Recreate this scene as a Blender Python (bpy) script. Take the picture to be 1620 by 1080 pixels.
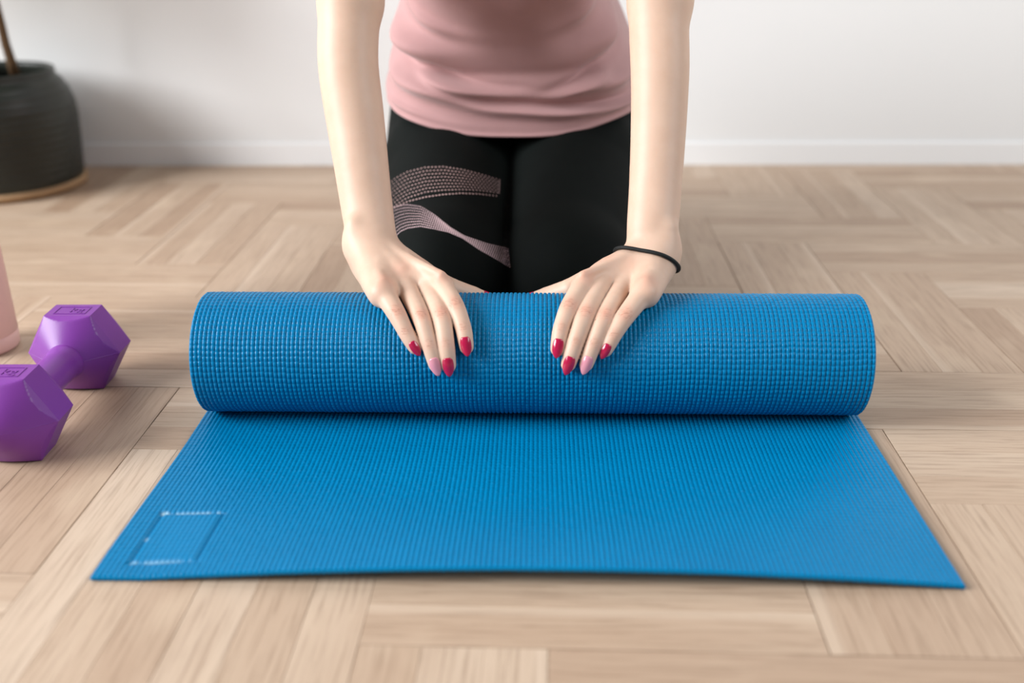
import bpy, bmesh, math, random
import numpy as np
from mathutils import Vector, Matrix
from mathutils.bvhtree import BVHTree

for o in list(bpy.data.objects):
    bpy.data.objects.remove(o, do_unlink=True)
SC = bpy.context.scene
COL = SC.collection
rng = np.random.default_rng(7)
random.seed(7)

# ------------------------------------------------------------------ camera
# full frame 35 mm lens, 43 cm above the floor, looking 23.6 degrees down
FPX = 1569.0
TH, PS, RL, HC = math.radians(23.62), math.radians(2.356), math.radians(-0.328), 0.432
_f = np.array([-math.sin(PS) * math.cos(TH), math.cos(PS) * math.cos(TH), -math.sin(TH)])
_r = np.array([math.cos(PS), math.sin(PS), 0.0])
_u = np.cross(_r, _f)
CX = math.cos(RL) * _r + math.sin(RL) * _u
CY = -math.sin(RL) * _r + math.cos(RL) * _u
C0 = np.array([0.0, 0.0, HC])
cam_d = bpy.data.cameras.new('camera')
cam = bpy.data.objects.new('camera', cam_d)
COL.objects.link(cam)
M4 = Matrix.Identity(4)
for i in range(3):
    M4[i][0], M4[i][1], M4[i][2], M4[i][3] = CX[i], CY[i], -_f[i], C0[i]
cam.matrix_world = M4
cam_d.sensor_width = 36.0
cam_d.lens = FPX / 1620.0 * 36.0
cam_d.clip_start = 0.02
cam_d.dof.use_dof = True
cam_d.dof.focus_distance = 0.895
cam_d.dof.aperture_fstop = 2.7
SC.camera = cam


def ray(px, py):
    return CX * (px - 810) / FPX - CY * (py - 540) / FPX + _f


def at_y(px, py, y):            # point of a sight line at a given depth into the room
    d = ray(px, py)
    return C0 + d * (y / d[1])


def at_z(px, py, z):
    d = ray(px, py)
    return C0 + d * ((z - HC) / d[2])


# ------------------------------------------------------------------ world, lights, exposure
world = bpy.data.worlds.new('world')
SC.world = world
world.use_nodes = True
wn = world.node_tree.nodes
wn['Background'].inputs['Color'].default_value = (0.93, 0.96, 1.0, 1)
wn['Background'].inputs['Strength'].default_value = 0.205


def area_light(name, loc, aim, sx, sy, power, col):
    d = bpy.data.lights.new(name, 'AREA')
    d.shape = 'RECTANGLE'
    d.size, d.size_y, d.energy, d.color = sx, sy, power, col
    o = bpy.data.objects.new(name, d)
    COL.objects.link(o)
    o.location = loc
    v = Vector(aim) - Vector(loc)
    o.rotation_euler = v.to_track_quat('-Z', 'Y').to_euler()
    return o


area_light('window_daylight', (-4.0, -0.40, 2.15), (0.0, 0.9, 0.2), 2.6, 2.2, 410, (0.97, 0.985, 1.0))
area_light('wall_fill_right', (2.4, 0.1, 1.9), (0.9, 1.7, 0.4), 1.4, 1.6, 54, (0.93, 0.97, 1.0))  # added fill with no known source, brightens the right of the back wall

vs = SC.view_settings
vs.view_transform = 'Standard'
vs.look = 'None'
vs.gamma = 1.0
vs.use_curve_mapping = False
vs.exposure = 0.0


# ------------------------------------------------------------------ helpers
def tag(o, label=None, cat=None, group=None, kind=None):
    if label: o['label'] = label
    if cat: o['category'] = cat
    if group: o['group'] = group
    if kind: o['kind'] = kind
    return o


def empty(name, loc, parent=None):
    o = bpy.data.objects.new(name, None)
    COL.objects.link(o)
    o.location = loc
    o.empty_display_size = 0.05
    if parent: o.parent = parent
    return o


def link(name, me, mat, parent=None, smooth=True):
    o = bpy.data.objects.new(name, me)
    COL.objects.link(o)
    if mat: me.materials.append(mat)
    if smooth and len(me.polygons):
        me.polygons.foreach_set('use_smooth', np.ones(len(me.polygons), dtype=bool))
    if parent:
        o.parent = parent
        # parents are unrotated empties or meshes at the origin: keep world coordinates
        if parent.type == 'EMPTY':
            o.matrix_parent_inverse = Matrix.Translation(-parent.location)
    return o


def np_mesh(name, V, Q):
    """mesh from numpy vertices and equal-sized faces"""
    V = np.asarray(V, dtype=np.float32)
    Q = np.asarray(Q, dtype=np.int32)
    n = Q.shape[1]
    me = bpy.data.meshes.new(name)
    me.vertices.add(len(V))
    me.vertices.foreach_set('co', V.ravel())
    me.loops.add(Q.size)
    me.loops.foreach_set('vertex_index', Q.ravel())
    me.polygons.add(len(Q))
    me.polygons.foreach_set('loop_start', np.arange(0, Q.size, n, dtype=np.int32))
    me.update(calc_edges=True)
    me.validate()
    return me


def grid_faces(nr, nc, off=0, wrap=False, flip=False):
    r = np.arange(nr - 1)[:, None]
    c = np.arange(nc if wrap else nc - 1)[None, :]
    c2 = (c + 1) % nc
    a = r * nc + c; b = r * nc + c2; d = (r + 1) * nc + c; e = (r + 1) * nc + c2
    q = np.stack([a, b, e, d], -1).reshape(-1, 4) + off
    return q[:, ::-1] if flip else q


def lathe_mesh(name, prof, seg=64, cap0=True, cap1=True):
    """prof: list of (radius, z); a radius of 0 closes the shape"""
    V, Q = [], []
    n = len(prof)
    a = np.linspace(0, 2 * math.pi, seg, endpoint=False)
    P = np.array(prof)
    V = np.stack([P[:, 0:1] * np.cos(a), P[:, 0:1] * np.sin(a), np.repeat(P[:, 1:2], seg, 1)], -1).reshape(-1, 3)
    bm = bmesh.new()
    vv = [bm.verts.new(v) for v in V]
    for q in grid_faces(n, seg, wrap=True):
        bm.faces.new([vv[i] for i in q])
    if cap0: bm.faces.new([vv[i] for i in range(seg)][::-1])
    if cap1: bm.faces.new([vv[(n - 1) * seg + i] for i in range(seg)])
    bmesh.ops.remove_doubles(bm, verts=bm.verts, dist=1e-6)
    bmesh.ops.recalc_face_normals(bm, faces=bm.faces)
    me = bpy.data.meshes.new(name)
    bm.to_mesh(me); bm.free()
    return me


def tube_mesh(name, pts, rad, seg=12, closed=False):
    pts = [Vector(p) for p in pts]
    n = len(pts)
    rad = [rad] * n if not hasattr(rad, '__len__') else rad
    V = []
    up = None
    for i, p in enumerate(pts):
        a = pts[(i - 1) % n] if (closed or i) else p
        b = pts[(i + 1) % n] if (closed or i < n - 1) else p
        t = (b - a).normalized()
        if up is None:
            up = t.orthogonal().normalized()
        up = (up - t * up.dot(t)).normalized()
        w = t.cross(up)
        for k in range(seg):
            g = 2 * math.pi * k / seg
            V.append(p + (up * math.cos(g) + w * math.sin(g)) * rad[i])
    Q = [tuple(q) for q in grid_faces(n, seg, wrap=True)]
    if closed:
        for k in range(seg):
            Q.append(((n - 1) * seg + k, (n - 1) * seg + (k + 1) % seg, (k + 1) % seg, k))
    else:
        Q.append(tuple(range(seg))[::-1]); Q.append(tuple((n - 1) * seg + k for k in range(seg)))
    me = bpy.data.meshes.new(name)
    me.from_pydata([tuple(v) for v in V], [], Q)
    me.validate()
    return me


def smooth(a, b, x):
    t = np.clip((x - a) / (b - a), 0, 1)
    return t * t * (3 - 2 * t)


# ---- materials
class NT:
    def __init__(s, name):
        s.m = bpy.data.materials.new(name)
        s.m.use_nodes = True
        s.t = s.m.node_tree
        s.b = s.t.nodes['Principled BSDF']

    def n(s, typ, **kw):
        nd = s.t.nodes.new(typ)
        for k, v in kw.items():
            if k.startswith('_'):
                setattr(nd, k[1:], v)
        return nd

    def l(s, a, b):
        s.t.links.new(a, b)

    def ramp(s, fac, stops):
        r = s.n('ShaderNodeValToRGB')
        while len(r.color_ramp.elements) < len(stops):
            r.color_ramp.elements.new(0.5)
        for e, (p, c) in zip(r.color_ramp.elements, stops):
            e.position = p
            e.color = (*c, 1) if len(c) == 3 else c
        s.l(fac, r.inputs[0])
        return r.outputs[0]

    def noise(s, vec, scale, detail=3, rough=0.5, dist=0):
        t = s.n('ShaderNodeTexNoise')
        t.inputs['Scale'].default_value = scale
        t.inputs['Detail'].default_value = detail
        t.inputs['Roughness'].default_value = rough
        t.inputs['Distortion'].default_value = dist
        if vec is not None: s.l(vec, t.inputs['Vector'])
        return t.outputs['Fac']

    def mapping(s, vec, scale=(1, 1, 1), loc=(0, 0, 0)):
        t = s.n('ShaderNodeMapping')
        t.inputs['Scale'].default_value = scale
        t.inputs['Location'].default_value = loc
        s.l(vec, t.inputs['Vector'])
        return t.outputs[0]

    def math(s, op, a, b=None, clamp=False):
        t = s.n('ShaderNodeMath', _operation=op, _use_clamp=clamp)
        for i, v in enumerate((a, b)):
            if v is None: continue
            if isinstance(v, (int, float)): t.inputs[i].default_value = v
            else: s.l(v, t.inputs[i])
        return t.outputs[0]

    def mix(s, fac, a, b, mode='MIX'):
        t = s.n('ShaderNodeMix', _data_type='RGBA', _blend_type=mode)
        for i, v in ((0, fac), (6, a), (7, b)):
            if isinstance(v, (int, float)): t.inputs[i].default_value = v
            elif isinstance(v, tuple): t.inputs[i].default_value = (*v, 1)
            else: s.l(v, t.inputs[i])
        return t.outputs[2]

    def bump(s, h, strength, dist):
        t = s.n('ShaderNodeBump')
        t.inputs['Strength'].default_value = strength
        t.inputs['Distance'].default_value = dist
        s.l(h, t.inputs['Height'])
        s.l(t.outputs[0], s.b.inputs['Normal'])

    def coord(s, k='Object'):
        return s.n('ShaderNodeTexCoord').outputs[k]

    def set(s, col=None, rough=None, spec=None, **kw):
        if col is not None:
            if isinstance(col, tuple): s.b.inputs['Base Color'].default_value = (*col, 1)
            else: s.l(col, s.b.inputs['Base Color'])
        if rough is not None:
            if isinstance(rough, (int, float)): s.b.inputs['Roughness'].default_value = rough
            else: s.l(rough, s.b.inputs['Roughness'])
        if spec is not None: s.b.inputs['Specular IOR Level'].default_value = spec
        for k, v in kw.items():
            s.b.inputs[k.replace('_', ' ')].default_value = v
        return s.m


def mat_wood():
    t = NT('oak parquet')
    uv = t.coord('UV')
    oi = t.n('ShaderNodeObjectInfo').outputs['Random']
    isl = t.n('ShaderNodeNewGeometry').outputs['Random Per Island']
    r = t.math('FRACT', t.math('ADD', t.math('MULTIPLY', oi, 7.31), t.math('MULTIPLY', isl, 3.77)))
    off = t.n('ShaderNodeCombineXYZ')
    t.l(t.math('MULTIPLY', r, 37.0), off.inputs[0]); t.l(t.math('MULTIPLY', r, 91.0), off.inputs[1])
    add = t.n('ShaderNodeVectorMath', _operation='ADD')
    t.l(uv, add.inputs[0]); t.l(off.outputs[0], add.inputs[1])
    v = add.outputs[0]
    grain = t.noise(t.mapping(v, (14, 330, 1)), 1.0, 5, 0.62, 0.3)
    broad = t.noise(t.mapping(v, (3.5, 34, 1)), 1.0, 3, 0.5, 0.8)
    blot = t.noise(t.mapping(v, (9, 14, 1)), 1.0, 2, 0.5)
    tone = t.ramp(r, [(0.0, (0.39, 0.268, 0.185)), (0.25, (0.445, 0.318, 0.225)), (0.55, (0.472, 0.344, 0.246)), (0.8, (0.505, 0.376, 0.274)), (1.0, (0.56, 0.435, 0.33))])
    c = t.mix(t.math('MULTIPLY', t.math('SUBTRACT', broad, 0.35, True), 0.75, True), tone, (0.33, 0.21, 0.135))
    c = t.mix(t.ramp(grain, [(0.34, (1, 1, 1)), (0.52, (0, 0, 0))]), c, t.mix(0.40, c, (0.18, 0.105, 0.06)))
    c = t.mix(t.ramp(blot, [(0.58, (0, 0, 0)), (0.75, (1, 1, 1))]), c, t.mix(0.35, c, (0.62, 0.48, 0.35)))
    sep = t.n('ShaderNodeSeparateXYZ')
    t.l(uv, sep.inputs[0])
    wob = t.math('MULTIPLY', t.math('SUBTRACT', broad, 0.5), 0.012)
    edge = t.math('MULTIPLY', t.math('SUBTRACT', t.math('ADD', sep.outputs[1], wob), 0.0085), 160, True)
    pick = t.math('GREATER_THAN', t.math('FRACT', t.math('MULTIPLY', r, 13.7)), 0.68)
    c = t.mix(t.math('MULTIPLY', t.math('MULTIPLY', edge, pick), 0.30), c, (0.68, 0.55, 0.43))     # pale sapwood along an edge
    t.set(c, 0.46, 0.38)
    t.bump(grain, 0.18, 0.0006)
    return t.m


def mat_plain(name, col, rough=0.5, spec=0.5, nscale=0, namt=0.1, bump=0, bscale=200):
    t = NT(name)
    v = t.coord()
    if nscale:
        f = t.noise(v, nscale, 4)
        c = t.mix(f, tuple(x * (1 - namt) for x in col), tuple(min(1, x * (1 + namt)) for x in col))
    else:
        c = col
    t.set(c, rough, spec)
    if bump:
        t.bump(t.noise(v, bscale, 3), bump, 0.001)
    return t.m


def mat_mat():
    t = NT('blue foam mat')
    a = t.n('ShaderNodeAttribute', _attribute_name='fleck').outputs['Fac']
    f = t.noise(t.coord(), 14, 3)
    c = t.mix(f, (0.0, 0.160, 0.355), (0.0, 0.188, 0.405))
    c = t.mix(a, c, (0.34, 0.52, 0.62))
    t.set(c, 0.28, 0.14)
    return t.m


def mat_skin():
    t = NT('fair skin')
    a = t.n('ShaderNodeAttribute', _attribute_name='blush').outputs['Fac']
    v = t.coord()
    f = t.noise(v, 55, 4, 0.6)
    c = t.mix(f, (0.595, 0.395, 0.290), (0.68, 0.485, 0.372))
    c = t.mix(a, c, (0.66, 0.30, 0.215))
    vor = t.n('ShaderNodeTexVoronoi')
    vor.inputs['Scale'].default_value = 26
    t.l(v, vor.inputs['Vector'])
    c = t.mix(t.ramp(vor.outputs['Distance'], [(0.018, (1, 1, 1)), (0.034, (0, 0, 0))]), c, (0.33, 0.17, 0.10))
    t.set(c, 0.47, 0.35)
    t.b.inputs['Subsurface Weight'].default_value = 0.12
    t.b.inputs['Subsurface Radius'].default_value = (1.0, 0.35, 0.2)
    t.b.inputs['Subsurface Scale'].default_value = 0.004
    k = t.n('ShaderNodeAttribute', _attribute_name='crease').outputs['Fac']
    ln = t.noise(t.mapping(v, (110, 950, 950)), 1.0, 2, 0.5)
    lines = t.math('MULTIPLY', t.ramp(ln, [(0.36, (1, 1, 1)), (0.50, (0, 0, 0))]), k)
    c = t.mix(t.math('MULTIPLY', lines, 0.45), c, (0.40, 0.17, 0.11))
    t.set(c)
    t.bump(t.math('SUBTRACT', t.math('MULTIPLY', t.noise(v, 900, 2), 0.12), lines), 0.5, 0.0005)
    return t.m


def mat_shirt():
    t = NT('dusty pink rib knit')
    v = t.coord()
    f = t.noise(v, 30, 4)
    c = t.mix(f, (0.40, 0.225, 0.222), (0.46, 0.265, 0.262))
    t.set(c, 0.72, 0.25)
    t.b.inputs['Sheen Weight'].default_value = 0.25
    w = t.n('ShaderNodeTexWave', _wave_type='BANDS', _bands_direction='X')
    w.inputs['Scale'].default_value = 190
    t.l(v, w.inputs['Vector'])
    t.bump(w.outputs['Fac'], 0.14, 0.0006)
    return t.m


M = dict(
    wood=mat_wood(),
    wall=mat_plain('white wall paint', (0.80, 0.80, 0.795), 0.75, 0.25, 3, 0.02, 0.05, 90),
    base=mat_plain('white gloss paint', (0.84, 0.84, 0.84), 0.5, 0.3, 5, 0.015),
    sub=mat_plain('dark joint filler', (0.085, 0.055, 0.036), 0.9, 0.1, 40, 0.3),
    mat=mat_mat(), skin=mat_skin(), shirt=mat_shirt(),
    legging=mat_plain('black stretch knit', (0.0035, 0.0050, 0.0045), 0.75, 0.08, 60, 0.2, 0.08, 1500),
    dots=mat_plain('pink print', (0.60, 0.40, 0.38), 0.6, 0.3, 60, 0.1),
    dots2=mat_plain('pale pink print', (0.70, 0.50, 0.52), 0.6, 0.3, 60, 0.08),
    crimson=mat_plain('crimson lacquer', (0.42, 0.006, 0.052), 0.14, 0.6, 30, 0.05),
    pinknail=mat_plain('pale pink lacquer', (0.66, 0.27, 0.33), 0.14, 0.6, 30, 0.04),
    rubber=mat_plain('black elastic', (0.008, 0.010, 0.010), 0.6, 0.3, 300, 0.3, 0.3, 2500),
    purple=mat_plain('purple vinyl', (0.200, 0.040, 0.300), 0.38, 0.40, 25, 0.06, 0.05, 500),
    bottle=mat_plain('pale pink coated steel', (0.72, 0.47, 0.43), 0.5, 0.35, 40, 0.03),
    glaze=mat_plain('dark grey green glaze', (0.022, 0.025, 0.020), 0.42, 0.4, 18, 0.45, 0.2, 60),
    clay=mat_plain('bare tan clay', (0.42, 0.27, 0.15), 0.85, 0.2, 40, 0.15, 0.2, 200),
    soil=mat_plain('dark soil', (0.02, 0.014, 0.009), 0.95, 0.1, 90, 0.5, 0.6, 120),
    bark=mat_plain('brown bark', (0.10, 0.055, 0.025), 0.8, 0.2, 60, 0.3, 0.4, 150),
    leaf=mat_plain('green leaf', (0.05, 0.14, 0.03), 0.45, 0.4, 30, 0.2),
    hair=mat_plain('brown hair', (0.07, 0.035, 0.018), 0.45, 0.5, 80, 0.4, 0.5, 300),
    eye=mat_plain('eye white', (0.8, 0.8, 0.78), 0.2, 0.5),
    iris=mat_plain('brown iris', (0.06, 0.03, 0.015), 0.15, 0.5),
    lip=mat_plain('rose lip', (0.50, 0.17, 0.16), 0.4, 0.4),
)

# ================================================================== FLOOR (herringbone of three-strip blocks)
PW, PL = 0.0406, 0.2995                    # strip width, strip length
BW = 3 * PW
HX0, HY0 = 0.3009, 0.6782                  # corner of one block, measured on the floor


def box_me(name, sx, sy, z0, z1, bev):
    bm = bmesh.new()
    bmesh.ops.create_cube(bm, size=1.0)
    for v in bm.verts:
        v.co = Vector((v.co.x * sx, v.co.y * sy, z0 if v.co.z < 0 else z1))
    if bev:
        bmesh.ops.bevel(bm, geom=[e for e in bm.edges if all(v.co.z > (z0 + z1) / 2 for v in e.verts)], offset=bev, segments=1, affect='EDGES')
    me = bpy.data.meshes.new(name)
    bm.to_mesh(me); bm.free()
    return me


floor_me = box_me('floor', 11.6, 5.3, -0.06, -0.0035, 0)
floor = link('floor', floor_me, M['sub'], smooth=False)
floor.location = (0, -0.87, 0)
tag(floor, kind='structure')

strip_me = box_me('plank', PL, PW - 0.00012, -0.012, 0.0, 0.0003)
uvl = strip_me.uv_layers.new(name='UVMap')
for lp in strip_me.loops:
    co = strip_me.vertices[lp.vertex_index].co
    uvl.data[lp.index].uv = (co.x, co.y)
strip_me.materials.append(M['wood'])

cands = []
for k in range(-46, 47):
    for m in range(-22, 23):
        hx, hy = HX0 - k * BW + m * PL, HY0 + k * BW + m * PL             # block lying across
        vx, vy = HX0 - (k + 1) * BW + m * PL, HY0 + BW + k * BW + (m - 1) * PL     # block running into the room
        for j in range(3):
            cands.append((hx + PL / 2, hy + (j + 0.5) * PW, 0, hx + PL / 2, hy + BW / 2))
            cands.append((vx + (j + 0.5) * PW, vy + PL / 2, 1, vx + BW / 2, vy + PL / 2))


def wall_y(x):
    return 1.7858 + 0.0225 * x


def view_px(P):
    d = np.asarray(P) - C0
    w = d @ _f
    return 810 + FPX * (d @ CX) / w, 540 - FPX * (d @ CY) / w, w


near, far = [], []
gap = {}
for (x, y, o, bx_, by_) in cands:
    if not (-5.6 < x < 5.6 and -3.3 < y < 1.95): continue
    ex, ey = (PL / 2, PW / 2) if o == 0 else (PW / 2, PL / 2)
    seen = False
    for sx in (-1, -0.5, 0, 0.5, 1):
        for sy in (-1, -0.5, 0, 0.5, 1):
            q = (x + sx * ex, y + sy * ey, 0.0)
            u, v, w = view_px(q)
            if w > 0.1 and -5 < u < 1625 and -5 < v < 1085 and q[1] < wall_y(q[0]) + 0.01:
                seen = True
    if seen:
        near.append((math.hypot(x, y), x, y, o, round(bx_, 5), round(by_, 5)))
    elif y - ey < wall_y(x):
        far.append((x, y, o))
near.sort()
for (d, x, y, o, bx_, by_) in near[300:]:
    far.append((x, y, o))
for (d, x, y, o, bx_, by_) in near[:300]:
    p = bpy.data.objects.new('plank', strip_me)
    COL.objects.link(p)
    p.parent = floor
    p.matrix_parent_inverse = Matrix.Translation((0, 0.87, 0))
    g = gap.setdefault((bx_, by_, o), random.choice((0.0002, 0.0003, 0.0004, 0.0011)))
    f = 1 - g / BW
    p.location = (bx_ + (x - bx_) * f, by_ + (y - by_) * f, random.uniform(-0.00018, 0.0))
    p.scale = (1 - g / PL, f, 1)
    p.rotation_euler = (0, 0, (math.pi / 2 if o else 0) + random.choice((0, math.pi)))
# the rest of the floor, out of view
V, Q, UV = [], [], []
for (x, y, o) in far:
    ex, ey = ((PL - 0.0005) / 2, (PW - 0.0003) / 2)
    i = len(V)
    cs = [(-ex, -ey), (ex, -ey), (ex, ey), (-ex, ey)]
    for z in (0.0, -0.012):
        for (a, b) in cs:
            V.append((x + a, y + b, z) if o == 0 else (x - b, y + a, z))
    fs = [(0, 1, 2, 3), (7, 6, 5, 4), (0, 4, 5, 1), (1, 5, 6, 2), (2, 6, 7, 3), (3, 7, 4, 0)]
    for f in fs:
        Q.append(tuple(i + j for j in f)); UV += [cs[j % 4] for j in f]
me = bpy.data.meshes.new('plank_field')
me.from_pydata(V, [], Q)
ul = me.uv_layers.new(name='UVMap')
ul.data.foreach_set('uv', np.array(UV, dtype=np.float32).ravel())
pf = link('plank_field', me, M['wood'], floor, smooth=False)
pf.matrix_parent_inverse = Matrix.Translation((0, 0.87, 0))
tag(pf, kind='stuff')

# ================================================================== BACK WALL and skirting
ang = math.atan(0.0225)
wme = box_me('wall_back', 12.0, 0.14, -0.06, 2.7, 0)
wall = link('wall_back', wme, M['wall'], smooth=False)
wall.location = (0, wall_y(0) + 0.012 + 0.07, 0)
wall.rotation_euler = (0, 0, ang)
tag(wall, kind='structure')
bme = box_me('baseboard_back', 12.0, 0.004, 0.0, 0.042, 0.0025)
bb = link('baseboard_back', bme, M['base'], smooth=False)
bb.location = (0, wall_y(0) + 0.010, 0)
bb.rotation_euler = (0, 0, ang)
tag(bb, kind='structure')

# ================================================================== EXERCISE MAT
MW, MT = 0.600, 0.0046                      # mat width, thickness
RC_Y, RHO0, PITCH = 0.826, 0.0556, 0.0052    # roll axis depth, outer centre-line radius, spiral pitch
MAT_ROT, MAT_X = math.radians(0.9), -0.0175
FLAT = 0.2625
ROLL_Z = RHO0 + MT / 2
BX, BS = MW / 154, 0.0046                   # bump pitch across and along


def mat_world(x, y, z):                     # mat frame -> room
    c, s = math.cos(MAT_ROT), math.sin(MAT_ROT)
    dy = y - RC_Y
    return np.stack([MAT_X + c * x - s * dy, RC_Y + s * x + c * dy, z], -1)


_phi = np.linspace(0, 2 * math.pi * 4.2, 6000)
_rho = RHO0 - PITCH * _phi / (2 * math.pi)
_arc = FLAT + np.concatenate([[0], np.cumsum(0.5 * (_rho[1:] + _rho[:-1]) * np.diff(_phi))])
S_END = 1.25

NSUB = 5
xs = np.linspace(-MW / 2, MW / 2, 154 * NSUB + 1)


def sheet(srow, side):
    """side +1: the face that is up on the flat part, -1: the face outside on the roll"""
    s = srow[:, None]
    x = xs[None, :]
    ph = np.interp(srow, _arc, _phi)[:, None]
    rho = (RHO0 - PITCH * ph / (2 * math.pi))
    flat = s < FLAT
    cy = np.where(flat, RC_Y - FLAT + s, RC_Y + rho * np.sin(ph))
    cz = np.where(flat, MT / 2, ROLL_Z - rho * np.cos(ph))
    ny = np.where(flat, 0, -np.sin(ph)); nz = np.where(flat, 1, np.cos(ph))
    lift = 0.0115 * np.clip(1 - (2.12 * (x - 0.018) / MW) ** 2, 0, 1) * (1 - smooth(0.0, 0.15, s))
    cz = cz + np.where(flat, lift, 0)
    # bumps: ribs along the mat cut by cross dents, a little uneven
    jit = 0.10 * np.sin(9.1 * s * 17 + 2.0 * np.sin(x * 31)) + 0.07 * np.sin(x * 83 + s * 41)
    u = (x + MW / 2) / BX
    fu = np.abs((u % 1.0) - 0.5) * 2
    rib = np.sqrt(np.clip(1 - fu ** 2.3, 0, 1))
    w = s / BS + jit + 0.5 * ((np.floor(u) * 0.37) % 1.0) * 0.35
    fw = np.abs((w % 1.0) - 0.5) * 2
    pill = np.sqrt(np.clip(1 - fw ** 2.2, 0, 1))
    amp = 0.00145 if side < 0 else 0.00100
    mixr = (0.12 + 0.88 * pill) if side < 0 else (0.42 + 0.58 * pill)
    col_rand = 0.86 + 0.28 * ((np.sin(np.floor(u) * 12.9898 + np.floor(w) * 78.233) * 43758.5453) % 1.0)
    h = amp * rib * mixr * col_rand
    if side > 0:                            # pressed frame near the front left corner
        lx0, lx1, ls0, ls1 = -0.2780, -0.2310, 0.0165, 0.0800
        ins = (x > lx0) & (x < lx1) & (s > ls0) & (s < ls1)
        dx = np.minimum(np.abs(x - lx0), np.abs(x - lx1)); ds = np.minimum(np.abs(s - ls0), np.abs(s - ls1))
        ed = np.minimum(np.where((s > ls0 - .002) & (s < ls1 + .002), dx, 9), np.where((x > lx0 - .002) & (x < lx1 + .002), ds, 9))
        h = np.where(ins, 0.00010 + h * 0.75, h)
        h = h - 0.0017 * np.exp(-(ed / 0.0015) ** 2)
    de = np.minimum(np.minimum(x + MW / 2, MW / 2 - x), np.minimum(s, S_END - s))
    e = np.clip(de / 0.0022, 0, 1)
    rnd = np.sqrt(np.clip(1 - (1 - e) ** 2, 0, 1))
    n = (MT / 2 * (0.30 + 0.70 * rnd) + (h - 0.0007) * rnd) * side
    y = cy + ny * n + 0 * x
    z = cz + nz * n
    # the sheet spreads a little where it lies flat and draws in where it is rolled
    xf = 1.004 + (x < 0) * 0.019 * (1 - smooth(0.0, 0.2, s)) - 0.018 * smooth(FLAT, FLAT + 0.15, s)
    return mat_world(x * xf, y, z).reshape(-1, 3)


def rows(*parts):
    out = []
    for a, b, st in parts:
        out.append(np.arange(a, b, st))
    return np.unique(np.round(np.concatenate(out + [np.array([S_END])]), 6))


fine = BS / 5
r_top = rows((0, 0.0022, 0.0004), (0.0026, 0.285, fine), (0.29, S_END, 0.012))
r_bot = rows((0, 0.0022, 0.0006), (0.0035, 0.27, 0.010), (0.36, 0.665, BS / 6), (0.28, 0.36, 0.004), (0.67, S_END, 0.012))
Vt, Vb = sheet(r_top, 1), sheet(r_bot, -1)
nc = len(xs)
Qt = grid_faces(len(r_top), nc)
Qb = grid_faces(len(r_bot), nc, off=len(Vt), flip=True)
# front, back and long edges
Qe = []
o2 = len(Vt)
i = np.arange(nc - 1)
Qe.append(np.stack([o2 + i, o2 + i + 1, i + 1, i], -1))
lt, lb = (len(r_top) - 1) * nc, o2 + (len(r_bot) - 1) * nc
Qe.append(np.stack([lt + i, lt + i + 1, lb + i + 1, lb + i], -1))
# long edges: join rows of the two faces by nearest s
jt = 0; Qs = []
tri = []
for cidx, flip in ((0, False), (nc - 1, True)):
    a = b = 0
    while a < len(r_top) - 1 or b < len(r_bot) - 1:
        ta, tb = a * nc + cidx, o2 + b * nc + cidx
        if b == len(r_bot) - 1 or (a < len(r_top) - 1 and r_top[a + 1] <= r_bot[b + 1]):
            t3 = (ta, (a + 1) * nc + cidx, tb); a += 1
        else:
            t3 = (ta, o2 + (b + 1) * nc + cidx, tb); b += 1
        tri.append(t3[::-1] if flip else t3)
Qall = np.concatenate([Qt, Qb] + Qe)
me = bpy.data.meshes.new('exercise_mat')
tri = np.array(tri)
loops = np.concatenate([Qall.ravel(), tri.ravel()]).astype(np.int32)
starts = np.concatenate([np.arange(len(Qall)) * 4, Qall.size + np.arange(len(tri)) * 3]).astype(np.int32)
Vm = np.concatenate([Vt, Vb]).astype(np.float32)
me.vertices.add(len(Vm)); me.vertices.foreach_set('co', Vm.ravel())
me.loops.add(len(loops)); me.loops.foreach_set('vertex_index', loops)
me.polygons.add(len(starts)); me.polygons.foreach_set('loop_start', starts)
me.update(calc_edges=True)
# pale frayed threads on the two short sides of the pressed frame
S2, X2 = np.meshgrid(r_top, xs, indexing='ij')
fl = np.zeros(len(Vm), dtype=np.float32)
th = (np.sin(np.floor((X2 + MW / 2) / BX) * 91.7) * 4375.5) % 1.0
inx = (X2 > -0.2785) & (X2 < -0.2295)
f1 = np.exp(-((S2 - 0.0800) / 0.0013) ** 2) * inx * np.where(th > 0.45, 0.55, 0.1)
f2 = np.exp(-((S2 - 0.0165) / 0.0019) ** 2) * inx * np.where(th > 0.4, 0.5, 0.12) * (1 - smooth(-0.2625, -0.2275, X2) * 0.75)
f3 = np.exp(-((S2 - 0.0800) / 0.002) ** 2 - ((X2 + 0.2775) / 0.002) ** 2)
f4 = np.exp(-((S2 - 0.046) / 0.002) ** 2 - ((X2 + 0.2775) / 0.0012) ** 2) * 0.8
fl[:len(Vt)] = np.clip(f1 + f2 + f3 + f4, 0, 1).ravel()
at = me.attributes.new('fleck', 'FLOAT', 'POINT')
at.data.foreach_set('value', fl)
mat_obj = link('exercise_mat', me, M['mat'])
tag(mat_obj, 'blue textured exercise mat, half rolled up, under the two hands', 'exercise mat')


# ================================================================== PERSON
# --- distance-field modelling on a rectilinear grid
def axis(*seg):
    out = []
    for a, b, h in seg:
        out.append(np.arange(a, b - h * 0.5, h))
    return np.concatenate(out + [[seg[-1][1]]]).astype(np.float32)


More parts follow.
